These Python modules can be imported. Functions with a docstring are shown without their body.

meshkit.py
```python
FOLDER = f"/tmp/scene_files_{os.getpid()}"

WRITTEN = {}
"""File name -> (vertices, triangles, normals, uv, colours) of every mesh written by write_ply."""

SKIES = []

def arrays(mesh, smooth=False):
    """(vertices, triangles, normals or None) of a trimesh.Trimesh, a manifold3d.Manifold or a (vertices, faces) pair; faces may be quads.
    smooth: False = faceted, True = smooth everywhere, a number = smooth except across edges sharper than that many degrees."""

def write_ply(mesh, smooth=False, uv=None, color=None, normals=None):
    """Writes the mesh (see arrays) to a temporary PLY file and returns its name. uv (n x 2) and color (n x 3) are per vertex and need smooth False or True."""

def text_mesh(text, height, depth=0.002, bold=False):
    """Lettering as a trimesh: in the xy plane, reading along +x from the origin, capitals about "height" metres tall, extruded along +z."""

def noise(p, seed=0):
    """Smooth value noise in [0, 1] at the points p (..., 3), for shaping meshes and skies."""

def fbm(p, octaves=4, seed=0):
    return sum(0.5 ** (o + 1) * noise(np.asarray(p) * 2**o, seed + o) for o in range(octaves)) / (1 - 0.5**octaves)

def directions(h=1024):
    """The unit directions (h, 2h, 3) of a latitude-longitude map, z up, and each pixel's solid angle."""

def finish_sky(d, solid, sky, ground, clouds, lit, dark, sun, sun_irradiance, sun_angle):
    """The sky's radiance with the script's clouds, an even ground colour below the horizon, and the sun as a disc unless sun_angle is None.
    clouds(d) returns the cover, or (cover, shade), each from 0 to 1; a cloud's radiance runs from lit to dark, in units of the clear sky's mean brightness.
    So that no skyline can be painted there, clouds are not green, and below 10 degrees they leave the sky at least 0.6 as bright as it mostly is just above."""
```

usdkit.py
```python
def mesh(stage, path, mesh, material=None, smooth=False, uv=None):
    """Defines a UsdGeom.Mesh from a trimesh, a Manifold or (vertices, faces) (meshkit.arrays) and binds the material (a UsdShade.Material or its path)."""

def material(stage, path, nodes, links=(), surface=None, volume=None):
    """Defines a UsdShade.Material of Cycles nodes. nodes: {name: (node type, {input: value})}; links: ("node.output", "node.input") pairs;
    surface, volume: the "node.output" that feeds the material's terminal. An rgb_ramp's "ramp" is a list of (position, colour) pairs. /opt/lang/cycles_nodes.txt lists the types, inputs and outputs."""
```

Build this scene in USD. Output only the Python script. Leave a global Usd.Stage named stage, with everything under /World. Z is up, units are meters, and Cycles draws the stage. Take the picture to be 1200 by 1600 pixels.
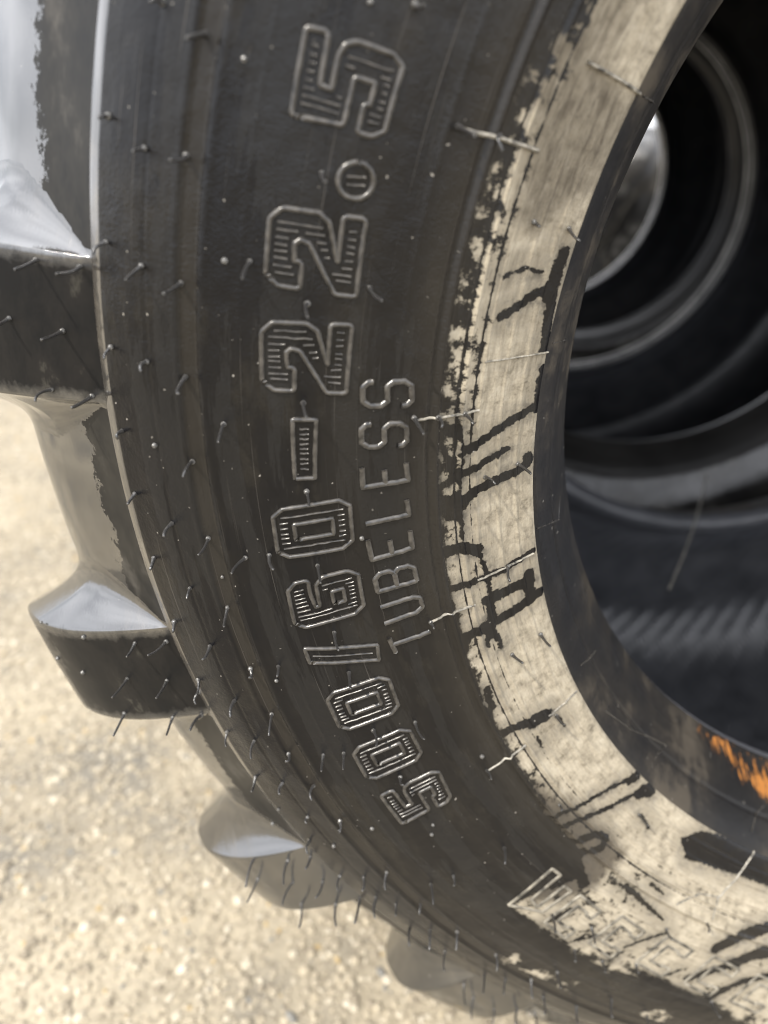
import math, numpy as np, trimesh, usdkit, meshkit
from scipy.interpolate import PchipInterpolator
from scipy.spatial import cKDTree
from shapely.geometry import Polygon, LineString, MultiLineString, Point
from shapely import contains_xy, distance, points as shp_points
from pxr import Usd, UsdGeom, UsdLux, UsdShade, Gf, Sdf, Vt

rng = np.random.default_rng(7)
stage = Usd.Stage.CreateInMemory()
UsdGeom.SetStageUpAxis(stage, UsdGeom.Tokens.z); UsdGeom.SetStageMetersPerUnit(stage, 1.0)
UsdGeom.Xform.Define(stage, '/World'); UsdGeom.Scope.Define(stage, '/World/Looks')
H = 0.586                                    # wheel axis height = outer radius of the tyre
EXPO = 0.22
# ---------------------------------------------------------------- camera
CAM = np.array([-0.373, -0.331, 0.101 + H]); YAW, PITCH, FPX = math.radians(0.9), math.radians(-27.6), 1118.0
cy, sy = math.cos(YAW), math.sin(YAW)
FW = np.array([sy*math.cos(PITCH), cy*math.cos(PITCH), math.sin(PITCH)]); RT = np.array([cy, -sy, 0.0]); UP = np.cross(RT, FW)
cam = UsdGeom.Camera.Define(stage, '/World/camera')
m4 = np.eye(4); m4[0, :3], m4[1, :3], m4[2, :3], m4[3, :3] = RT, UP, -FW, CAM
cam.AddTransformOp().Set(Gf.Matrix4d(m4.tolist()))
FL = 6.86
cam.CreateFocalLengthAttr(FL); cam.CreateHorizontalApertureAttr(FL*1200/FPX); cam.CreateVerticalApertureAttr(FL*1600/FPX)
cam.CreateFStopAttr(1.4); cam.CreateFocusDistanceAttr(0.295); cam.CreateClippingRangeAttr(Gf.Vec2f(0.01, 500)); cam.CreateExposureAttr(EXPO)
# ---------------------------------------------------------------- sky and sun
SUN = np.array([-0.47, -0.37, 0.80]); SUN /= np.linalg.norm(SUN)
el, rot = math.asin(SUN[2]), math.atan2(SUN[0], SUN[1])
sky_m = usdkit.material(stage, '/World/Looks/sky_look', {
    'sky': ('sky_texture', {'sky_type': 'single_scattering', 'sun_disc': False, 'sun_elevation': el, 'sun_rotation': rot, 'aerosol_density': 3.0}),
    'tc': ('texture_coordinate', {}), 'mp': ('mapping', {'scale': (1, 1, 2.2)}),
    'n': ('noise_texture', {'scale': 2.2, 'detail': 7, 'roughness': 0.6}),
    'rp': ('rgb_ramp', {'ramp': [(0.0, (0.35,)*3), (0.42, (0.6,)*3), (0.6, (1, 1, 1))]}),
    'xyz': ('separate_xyz', {}), 'zg': ('map_range', {'from_min': 0.0, 'from_max': 1.0, 'to_min': .55, 'to_max': 1.0, 'clamp': True}), 'cc': ('mix', {'mix_type': 'multiply', 'fac': 1.0, 'color1': (34, 34.6, 36.4)}),
    'cl': ('mix', {'fac': 0.5}),
    'bg': ('background_shader', {'strength': 0.10})},
    [('tc.generated', 'mp.vector'), ('mp.vector', 'n.vector'), ('n.fac', 'rp.fac'), ('rp.color', 'cl.fac'), ('tc.generated', 'xyz.vector'), ('xyz.z', 'zg.value'), ('zg.result', 'cc.color2'), ('cc.color', 'cl.color2'), ('sky.color', 'cl.color1'), ('cl.color', 'bg.color')], surface='bg.background')
dome = UsdLux.DomeLight.Define(stage, '/World/sky'); UsdShade.MaterialBindingAPI.Apply(dome.GetPrim()).Bind(sky_m)
dome.GetPrim().SetCustomDataByKey('kind', 'structure')
sun = UsdLux.DistantLight.Define(stage, '/World/sun')
sun.CreateIntensityAttr(1.25); sun.CreateAngleAttr(0.6); sun.CreateColorAttr(Gf.Vec3f(1, 0.93, 0.82)); sun.CreateNormalizeAttr(True)
zx = SUN; xx = np.cross([0, 1.0, 0.01], zx); xx /= np.linalg.norm(xx); yy = np.cross(zx, xx)
ms = np.eye(4); ms[0, :3], ms[1, :3], ms[2, :3] = xx, yy, zx
sun.AddTransformOp().Set(Gf.Matrix4d(ms.tolist()))

# ---------------------------------------------------------------- helpers
used = {}
def path_of(name, parent='/World'):
    k = (parent, name); n = used.get(k, 0); used[k] = n + 1
    return f'{parent}/{name}' + (f'_{n:03d}' if n else '')
def tag(p, label=None, cat=None, group=None, kind=None):
    p = p.GetPrim() if hasattr(p, 'GetPrim') else p
    for k, v in (('label', label), ('category', cat), ('group', group), ('kind', kind)):
        if v: p.SetCustomDataByKey(k, v)
    return p
def thing(name, loc, label, cat, group=None, rot=None):
    x = UsdGeom.Xform.Define(stage, path_of(name)); x.AddTranslateOp().Set(Gf.Vec3d(*map(float, loc)))
    if rot: x.AddRotateXYZOp().Set(Gf.Vec3f(*rot))
    tag(x, label, cat, group); return x
def normals_of(v, f):
    n = np.zeros_like(v); a = v[f]
    fn = np.cross(a[:, 1]-a[:, 0], a[:, 2]-a[:, 0])
    for i in range(3): np.add.at(n, f[:, i], fn)
    return n/(np.linalg.norm(n, axis=1, keepdims=True)+1e-20)
def put(name, v, f, mat, parent, origin=(0, 0, 0), smooth=True, attrs=None, label=None):
    """One Mesh prim; v in scene coordinates, stored relative to the thing's origin."""
    pp = parent if isinstance(parent, str) else str(parent.GetPath())
    m = UsdGeom.Mesh.Define(stage, path_of(name, pp))
    v = np.asarray(v, float); f = np.asarray(f, np.int32)
    m.CreatePointsAttr(Vt.Vec3fArray.FromNumpy((v-np.asarray(origin)).astype(np.float32)))
    k = f.shape[1]
    m.CreateFaceVertexCountsAttr(Vt.IntArray.FromNumpy(np.full(len(f), k, np.int32)))
    m.CreateFaceVertexIndicesAttr(Vt.IntArray.FromNumpy(f.ravel()))
    m.CreateSubdivisionSchemeAttr('none')
    if smooth:
        t = f if k == 3 else np.vstack([f[:, [0, 1, 2]], f[:, [0, 2, 3]]])
        m.CreateNormalsAttr(Vt.Vec3fArray.FromNumpy(normals_of(v, t).astype(np.float32))); m.SetNormalsInterpolation('vertex')
    for an, av in (attrs or {}).items():
        av = np.asarray(av, np.float32)
        if av.ndim == 2: UsdGeom.PrimvarsAPI(m).CreatePrimvar(an, Sdf.ValueTypeNames.Float3Array, 'vertex').Set(Vt.Vec3fArray.FromNumpy(av))
        else: UsdGeom.PrimvarsAPI(m).CreatePrimvar(an, Sdf.ValueTypeNames.FloatArray, 'vertex').Set(Vt.FloatArray.FromNumpy(av))
    UsdShade.MaterialBindingAPI.Apply(m.GetPrim()).Bind(mat)
    if label: tag(m, label)
    return m
def grid_faces(nr, nc, flip=False, wrap=False):
    i, j = np.meshgrid(np.arange(nr-1), np.arange(nc if wrap else nc-1), indexing='ij'); j2 = (j+1) % nc
    q = np.stack([i*nc+j, i*nc+j2, (i+1)*nc+j2, (i+1)*nc+j], -1).reshape(-1, 4)
    return q[:, ::-1] if flip else q
RAD = math.pi/180
def cyl(r, th, y): return np.stack([r*np.cos(th), y, r*np.sin(th)+H], -1)
def sstep(x, a, b):
    t = np.clip((x-a)/(b-a), 0, 1); return t*t*(3-2*t)

# near face of the tyre: depth y as a function of radius r
RK = np.array([.2800, .2830, .2885, .2950, .3010, .3045, .3070, .3090, .3200, .3350, .3490, .3600, .3830, .4130, .4300, .4400, .4550, .4660, .4692, .4708, .4735])
YK = np.array([.0000, -.0060, -.0230, -.0380, -.0500, -.0550, -.0580, -.0595, -.0650, -.0725, -.0790, -.0825, -.0870, -.0895, -.0890, -.0882, -.0842, -.0785, -.0766, -.0752, -.0722])
Yr = PchipInterpolator(RK, YK)
# lug top (L) and the floor between the lugs (V), paired stations
LP = np.array([(.4735, -.0722), (.500, -.0675), (.525, -.0595), (.548, -.045), (.5665, -.02), (.578, .003), (.584, .03), (.586, .07), (.586, .193)])
VP = np.array([(.4735, -.0722), (.487, -.0608), (.500, -.0505), (.514, -.038), (.529, -.019), (.540, .004), (.549, .03), (.555, .07), (.557, .193)])
TK = np.arange(9.0)
Lr, Ly, Vr, Vy = (PchipInterpolator(TK, a) for a in (LP[:, 0], LP[:, 1], VP[:, 0], VP[:, 1]))
_l = np.linspace(0, 4, 200); LYr = PchipInterpolator(Lr(_l), Ly(_l))
def face_y(r):
    return np.where(r < .28, 9.0, np.where(r <= .4735, Yr(np.clip(r, .28, .4735)), LYr(np.clip(r, .4735, .5665))))
def rays(px):
    px = np.atleast_2d(np.asarray(px, float))
    return FW + ((px[:, :1]-600)/FPX)*RT - ((px[:, 1:]-800)/FPX)*UP
def hit(px):
    """Where the sight lines through these picture points meet the near face: (r, theta)."""
    d = rays(px); ts = np.linspace(.12, 1.1, 900)
    X = CAM + ts[None, :, None]*d[:, None]; r = np.hypot(X[..., 0], X[..., 2]-H)
    g = X[..., 1] - face_y(r); k = np.argmax(g >= 0, axis=1); k = np.maximum(k, 1)
    a = np.arange(len(d)); lo, hi = ts[k-1].copy(), ts[k].copy()
    for _ in range(30):
        mid = (lo+hi)/2; Xm = CAM+mid[:, None]*d; gm = Xm[:, 1]-face_y(np.hypot(Xm[:, 0], Xm[:, 2]-H))
        lo = np.where(gm < 0, mid, lo); hi = np.where(gm < 0, hi, mid)
    X = CAM+hi[:, None]*d
    return np.hypot(X[:, 0], X[:, 2]-H), np.arctan2(X[:, 2]-H, X[:, 0]) % (2*math.pi)
def project(X):
    V = np.asarray(X)-CAM; z = V@FW; return np.stack([600+FPX*(V@RT)/z, 800-FPX*(V@UP)/z], -1)
def face_pt(r, th): return cyl(r, th, face_y(np.asarray(r, float)))
def face_n(r, th):
    e = 1e-4; s = (face_y(r+e)-face_y(r-e))/(2*e)
    n = np.stack([s*np.cos(th), -np.ones_like(th), s*np.sin(th)], -1); return n/np.linalg.norm(n, axis=-1, keepdims=True)
def densify(p, step):
    p = np.asarray(p, float); d = np.r_[0, np.cumsum(np.linalg.norm(np.diff(p, axis=0), axis=1))]
    n = max(2, int(d[-1]/step)+1); s = np.linspace(0, d[-1], n)
    s = np.unique(np.r_[s, d[1:-1]]) if len(p) > 2 else s
    return np.c_[np.interp(s, d, p[:, 0]), np.interp(s, d, p[:, 1])]
def flat(r, th): return np.c_[th*.40, r]                           # (arc, radius) in metres: the face unrolled
def flat_px(px): return flat(*hit(px))

# ---------------------------------------------------------------- looks
def rubber(name, wet=(.002, .002, .0025), dust=(.010, .0088, .0072), dustamt=.2, rough=(.03, .18), ior=1.42, scale=1.0, extra=None):
    nodes = {
        'at': ('attribute', {'attribute': 'pol'}),
        'm1': ('mapping', {'scale': (14*scale, 90*scale, 14*scale)}), 'n1': ('noise_texture', {'scale': 1, 'detail': 6, 'roughness': .62}),
        'm2': ('mapping', {'scale': (40*scale, 60*scale, 40*scale)}), 'n2': ('noise_texture', {'scale': 1, 'detail': 8, 'roughness': .68}),
        'n3': ('noise_texture', {'scale': 900*scale, 'detail': 3, 'roughness': .6}),
        'sp': ('noise_texture', {'scale': 420*scale, 'detail': 1}), 'spr': ('rgb_ramp', {'ramp': [(0, (0, 0, 0)), (.755, (0, 0, 0)), (.79, (1, 1, 1))]}),
        'mul': ('math', {'math_type': 'multiply'}), 'big': ('noise_texture', {'scale': 16*scale, 'detail': 4, 'roughness': .6}), 'mul2': ('math', {'math_type': 'multiply_add', 'value3': 0.0}), 'bg2': ('map_range', {'from_min': .3, 'from_max': .7, 'to_min': .35, 'to_max': 1.7}),
        'dr': ('rgb_ramp', {'ramp': [(0, (0, 0, 0)), (.17, (.05, .05, .05)), (.30, (dustamt,)*3), (.45, (1, 1, 1))]}),
        'c1': ('mix', {'color1': wet, 'color2': dust}),
        'c2': ('mix', {'color2': (.22, .205, .18)}),
        'rr': ('map_range', {'from_min': .0, 'from_max': .8, 'to_min': rough[0], 'to_max': rough[1]}),
        'b1': ('bump', {'strength': .32, 'distance': .0012}), 'b2': ('bump', {'strength': .45, 'distance': .0005}),
        'p': ('principled_bsdf', {'ior': ior, 'coat_weight': 0.0})}
    links = [('at.vector', 'm1.vector'), ('m1.vector', 'n1.vector'), ('at.vector', 'm2.vector'), ('m2.vector', 'n2.vector'), ('at.vector', 'n3.vector'), ('at.vector', 'sp.vector'),
             ('n1.fac', 'mul.value1'), ('n2.fac', 'mul.value2'), ('at.vector', 'big.vector'), ('big.fac', 'bg2.value'), ('mul.value', 'mul2.value1'), ('bg2.result', 'mul2.value2'), ('mul2.value', 'dr.fac'), ('sp.fac', 'spr.fac'),
             ('dr.color', 'c1.fac'), ('c1.color', 'c2.color1'), ('spr.color', 'c2.fac'), ('dr.color', 'rr.value'), ('rr.result', 'p.roughness'),
             ('n2.fac', 'b1.height'), ('n3.fac', 'b2.height'), ('b1.normal', 'b2.normal'), ('b2.normal', 'p.normal'), ('c2.color', 'p.base_color')]
    if extra: extra(nodes, links)
    return usdkit.material(stage, '/World/Looks/'+name, nodes, links, surface='p.BSDF')
def chalk_layer(nodes, links):
    """Dry chalky rubber with a ragged border, and dressing that ran over it."""
    nodes.update({
        'aP': ('attribute', {'attribute': 'pale'}), 'aD': ('attribute', {'attribute': 'drip'}), 'aM': ('attribute', {'attribute': 'mott'}), 'aB': ('attribute', {'attribute': 'brown'}),
        'e1': ('noise_texture', {'scale': 120, 'detail': 6, 'roughness': .7}), 'e2': ('noise_texture', {'scale': 330, 'detail': 4, 'roughness': .6}),
        'me': ('mapping', {'scale': (60, 420, 60)}), 'e3': ('noise_texture', {'scale': 1, 'detail': 7, 'roughness': .7}),
        'k1': ('math', {'math_type': 'multiply_add', 'value2': .014, 'value3': -.007}), 's1': ('math', {'math_type': 'add'}), 'f1a': ('map_range', {'from_min': -.0012, 'from_max': .0045, 'clamp': True}), 'f1n': ('math', {'math_type': 'multiply_add', 'value2': 1.5, 'value3': -.75}), 'f1s': ('math', {'math_type': 'add'}), 'f1': ('map_range', {'from_min': .22, 'from_max': .75, 'clamp': True, 'range_type': 'smoothstep'}),
        'k2': ('math', {'math_type': 'multiply_add', 'value2': .0045, 'value3': -.00225}), 's2': ('math', {'math_type': 'add'}), 'f2': ('map_range', {'from_min': -.0003, 'from_max': .0003, 'to_min': 1, 'to_max': 0, 'clamp': True, 'range_type': 'smoothstep'}),
        's3': ('math', {'math_type': 'subtract'}), 'f3': ('map_range', {'from_min': -.03, 'from_max': .03, 'clamp': True}),
        'd1': ('math', {'math_type': 'multiply'}), 'd2': ('math', {'math_type': 'multiply'}),
        'pr': ('rgb_ramp', {'ramp': [(.30, (.12, .104, .076)), (.40, (.25, .218, .162)), (.52, (.35, .308, .232)), (.72, (.43, .385, .30))]}),
        'pb': ('mix', {'color2': (.082, .069, .051)}), 'kb': ('math', {'math_type': 'multiply_add', 'value2': 1.9, 'value3': -.78}), 'sb': ('math', {'math_type': 'add', 'use_clamp': True}),
        'ps': ('mix', {'mix_type': 'multiply', 'fac': .8}), 'psr': ('rgb_ramp', {'ramp': [(.30, (.35, .33, .30)), (.45, (1, 1, 1))]}),
        'aG': ('attribute', {'attribute': 'grv'}), 'cg': ('mix', {'color2': (.021, .0182, .0145)}), 'gk': ('math', {'math_type': 'multiply', 'value2': .8}),
        'mw': ('mapping', {'scale': (9, 75, 9)}), 'w1': ('noise_texture', {'scale': 1, 'detail': 9, 'roughness': .66}), 'wr': ('map_range', {'from_min': .50, 'from_max': .53, 'clamp': True}), 'cw': ('mix', {'color2': (.010, .0097, .0095)}), 'wk': ('math', {'math_type': 'multiply', 'value2': .6}),
        'mz': ('mapping', {'scale': (5, 900, 5)}), 'z1': ('noise_texture', {'scale': 1, 'detail': 3, 'roughness': .6}), 'zr': ('rgb_ramp', {'ramp': [(0, (0, 0, 0)), (.66, (0, 0, 0)), (.72, (.55, .55, .55))]}), 'cz': ('mix', {'color2': (.11, .10, .088)}),
        'rw': ('math', {'math_type': 'multiply_add', 'value2': .11}),
        'sm1': ('map_range', {'from_min': -.009, 'from_max': 0.0, 'clamp': True}), 'sm2': ('map_range', {'from_min': .40, 'from_max': .62, 'clamp': True}), 'sm3': ('math', {'math_type': 'multiply'}), 'sm4': ('math', {'math_type': 'multiply', 'value2': .85}), 'psm': ('mix', {'color2': (.045, .040, .033)}),
        'cm': ('mix', {}), 'rm': ('mix_float', {'b': .8}), 'im': ('mix_float', {'a': 1.35, 'b': 1.3})})
    links[:] = [l for l in links if l not in (('c2.color', 'p.base_color'), ('rr.result', 'p.roughness'))]
    links += [('at.vector', 'e1.vector'), ('at.vector', 'e2.vector'), ('at.vector', 'me.vector'), ('me.vector', 'e3.vector'),
              ('e1.fac', 'k1.value1'), ('aP.fac', 's1.value1'), ('k1.value', 's1.value2'), ('s1.value', 'f1a.value'), ('e3.fac', 'f1n.value1'), ('f1a.result', 'f1s.value1'), ('f1n.value', 'f1s.value2'), ('f1s.value', 'f1.value'),
              ('e2.fac', 'k2.value1'), ('aD.fac', 's2.value1'), ('k2.value', 's2.value2'), ('s2.value', 'f2.value'),
              ('e1.fac', 's3.value1'), ('aM.fac', 's3.value2'), ('s3.value', 'f3.value'),
              ('f1.result', 'd1.value1'), ('f2.result', 'd1.value2'), ('d1.value', 'd2.value1'), ('f3.result', 'd2.value2'),
              ('e1.fac', 'pr.fac'), ('pr.color', 'pb.color1'), ('e3.fac', 'kb.value1'), ('kb.value', 'sb.value1'), ('aB.fac', 'sb.value2'), ('sb.value', 'pb.fac'),
              ('e3.fac', 'psr.fac'), ('pb.color', 'ps.color1'), ('psr.color', 'ps.color2'),
              ('at.vector', 'mw.vector'), ('mw.vector', 'w1.vector'), ('w1.fac', 'wr.value'), ('wr.result', 'wk.value1'), ('wk.value', 'cw.fac'), ('c2.color', 'cw.color1'),
              ('at.vector', 'mz.vector'), ('mz.vector', 'z1.vector'), ('z1.fac', 'zr.fac'), ('zr.color', 'cz.fac'), ('cw.color', 'cz.color1'),
              ('aG.fac', 'gk.value1'), ('gk.value', 'cg.fac'), ('cz.color', 'cg.color1'), ('wr.result', 'rw.value1'), ('rr.result', 'rw.value3'),
              ('d2.value', 'cm.fac'), ('cg.color', 'cm.color1'), ('aD.fac', 'sm1.value'), ('e1.fac', 'sm2.value'), ('sm1.result', 'sm3.value1'), ('sm2.result', 'sm3.value2'), ('sm3.value', 'sm4.value1'), ('sm4.value', 'psm.fac'), ('ps.color', 'psm.color1'), ('psm.color', 'cm.color2'), ('cm.color', 'p.base_color'),
              ('d2.value', 'rm.fac'), ('rw.value', 'rm.a'), ('rm.result', 'p.roughness'), ('d2.value', 'im.fac'), ('im.result', 'p.ior')]
M_side = rubber('sidewall_rubber', extra=chalk_layer)
def rust_layer(nodes, links):
    nodes.update({'aR': ('attribute', {'attribute': 'rust'}), 'r1': ('noise_texture', {'scale': 150, 'detail': 6, 'roughness': .7}),
                  'kr': ('math', {'math_type': 'multiply_add', 'value2': .034, 'value3': -.019}), 'sr': ('math', {'math_type': 'add'}),
                  'fr': ('map_range', {'from_min': -.001, 'from_max': .002, 'clamp': True}), 'cr': ('mix', {'color2': (.31, .125, .030)}), 'rq': ('mix_float', {'b': .85})})
    links[:] = [l for l in links if l not in (('c2.color', 'p.base_color'), ('rr.result', 'p.roughness'))]
    links += [('at.vector', 'r1.vector'), ('r1.fac', 'kr.value1'), ('aR.fac', 'sr.value1'), ('kr.value', 'sr.value2'), ('sr.value', 'fr.value'), ('fr.result', 'cr.fac'),
              ('c2.color', 'cr.color1'), ('cr.color', 'p.base_color'), ('fr.result', 'rq.fac'), ('rr.result', 'rq.a'), ('rq.result', 'p.roughness')]
M_bead = rubber('bead_rubber', wet=(.010, .010, .0105), dust=(.055, .047, .037), rough=(.3, .55), ior=1.27, extra=rust_layer)
def matte_edge(nodes, links):
    nodes.update({'aV': ('attribute', {'attribute': 'dry'}), 'v1': ('noise_texture', {'scale': 130, 'detail': 7, 'roughness': .75}),
                  'kv': ('math', {'math_type': 'multiply_add', 'value2': .030, 'value3': -.015}), 'sv': ('math', {'math_type': 'add'}),
                  'fv': ('map_range', {'from_min': -.0004, 'from_max': .0004, 'clamp': True}), 'cvr': ('rgb_ramp', {'ramp': [(.35, (.006, .006, .006)), (.55, (.016, .015, .013)), (.7, (.05, .046, .04))]}), 'cv': ('mix', {}), 'rv': ('mix_float', {'b': .42}), 'iv': ('mix_float', {'a': 2.4, 'b': 1.24})})
    links[:] = [l for l in links if l not in (('c2.color', 'p.base_color'), ('rr.result', 'p.roughness'))]
    links += [('at.vector', 'v1.vector'), ('v1.fac', 'kv.value1'), ('aV.fac', 'sv.value1'), ('kv.value', 'sv.value2'), ('sv.value', 'fv.value'), ('fv.result', 'cv.fac'), ('n2.fac', 'cvr.fac'), ('cvr.color', 'cv.color2'),
              ('c2.color', 'cv.color1'), ('cv.color', 'p.base_color'), ('fv.result', 'rv.fac'), ('rr.result', 'rv.a'), ('rv.result', 'p.roughness'), ('fv.result', 'iv.fac'), ('iv.result', 'p.ior')]
    nodes['b1'] = ('bump', {'strength': .06, 'distance': .0012}); nodes['b2'] = ('bump', {'strength': .02, 'distance': .0005})
    nodes['spr'][1]['ramp'] = [(0, (0, 0, 0)), (.80, (0, 0, 0)), (.82, (1, 1, 1))]
M_tread = rubber('tread_rubber', wet=(.007, .007, .007), dust=(.022, .019, .015), rough=(.06, .18), ior=2.4, extra=matte_edge)
M_rim = rubber('rim_rubber', wet=(.012, .011, .010), dust=(.06, .052, .04), rough=(.08, .22), ior=2.3, extra=matte_edge)
def soft_matte(nodes, links):
    matte_edge(nodes, links); nodes['b1'] = ('bump', {'strength': .12, 'distance': .0012}); nodes['b2'] = ('bump', {'strength': .08, 'distance': .0005}); nodes['fv'] = ('map_range', {'from_min': -.006, 'from_max': .008, 'clamp': True}); nodes['rv'] = ('mix_float', {'b': .38})
    nodes['cvr'][1]['ramp'] = [(.4, (.006, .006, .006)), (.6, (.012, .011, .01)), (.7, (.05, .047, .038))]
M_lug = rubber('lug_rubber', wet=(.007, .007, .007), dust=(.022, .019, .015), rough=(.045, .15), ior=2.2, extra=soft_matte)
M_liner = usdkit.material(stage, '/World/Looks/liner_rubber', {
    'n': ('noise_texture', {'scale': 30, 'detail': 5}), 'r': ('rgb_ramp', {'ramp': [(.3, (.045, .047, .053)), (.7, (.085, .087, .095))]}), 'p': ('principled_bsdf', {'roughness': .33, 'ior': 1.6})},
    [('n.fac', 'r.fac'), ('r.color', 'p.base_color')], surface='p.BSDF')
M_plain = usdkit.material(stage, '/World/Looks/plain_rubber', {
    'tc': ('texture_coordinate', {}), 'n': ('noise_texture', {'scale': 18, 'detail': 7, 'roughness': .65}), 'r': ('rgb_ramp', {'ramp': [(.3, (.012, .012, .013)), (.55, (.03, .028, .025)), (.72, (.20, .19, .17))]}),
    'rr': ('map_range', {'from_min': .3, 'from_max': .75, 'to_min': .06, 'to_max': .4}), 'b': ('bump', {'strength': .3, 'distance': .002}), 'p': ('principled_bsdf', {'ior': 1.6})},
    [('tc.object', 'n.vector'), ('n.fac', 'r.fac'), ('r.color', 'p.base_color'), ('n.fac', 'rr.value'), ('rr.result', 'p.roughness'), ('n.fac', 'b.height'), ('b.normal', 'p.normal')], surface='p.BSDF')
def simple(name, col, rough, ior=1.6, var=.35, sc=120):
    return usdkit.material(stage, '/World/Looks/'+name, {
        'tc': ('texture_coordinate', {}), 'n': ('noise_texture', {'scale': sc, 'detail': 4}), 'r': ('rgb_ramp', {'ramp': [(.3, tuple(c*(1-var) for c in col)), (.7, tuple(c*(1+var) for c in col))]}),
        'b': ('bump', {'strength': .25, 'distance': .0004}), 'p': ('principled_bsdf', {'roughness': rough, 'ior': ior})},
        [('tc.object', 'n.vector'), ('n.fac', 'r.fac'), ('r.color', 'p.base_color'), ('n.fac', 'b.height'), ('b.normal', 'p.normal')], surface='p.BSDF')
M_dusty = simple('dusty_bead_rubber', (.018, .017, .016), .35, 1.5, .5, 14)
M_toe_lit = simple('painted_lit_bead_edge', (.72, .69, .64), .5, 1.5, .4, 30)  # dusty far bead edge, painted near-white to carry the light along its rim
M_hair = usdkit.material(stage, '/World/Looks/vent_hair_rubber', {'a': ('attribute', {'attribute': 'root'}), 'm': ('mix', {'color1': (.018, .017, .016), 'color2': (.075, .072, .066)}),  # paler at the root bump: its white highlight is put into the colour
    'tc': ('texture_coordinate', {}), 'n': ('noise_texture', {'scale': 900, 'detail': 3}), 'b': ('bump', {'strength': .6, 'distance': .0006}), 'p': ('principled_bsdf', {'roughness': .25, 'ior': 1.7})},
    [('a.fac', 'm.fac'), ('m.color', 'p.base_color'), ('tc.object', 'n.vector'), ('n.fac', 'b.height'), ('b.normal', 'p.normal')], surface='p.BSDF')
M_letter = simple('moulded_letter_rubber', (.034, .031, .027), .25, 1.62, .8, 350)
M_chalkline = simple('chalky_rubber', (.33, .29, .23), .6, 1.4, .5, 300)
M_emblem = simple('emblem_rubber', (.13, .118, .094), .6, 1.4, .9, 160)
M_vent = simple('vent_rib_rubber', (.17, .157, .13), .35, 1.6, .9, 400)

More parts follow.
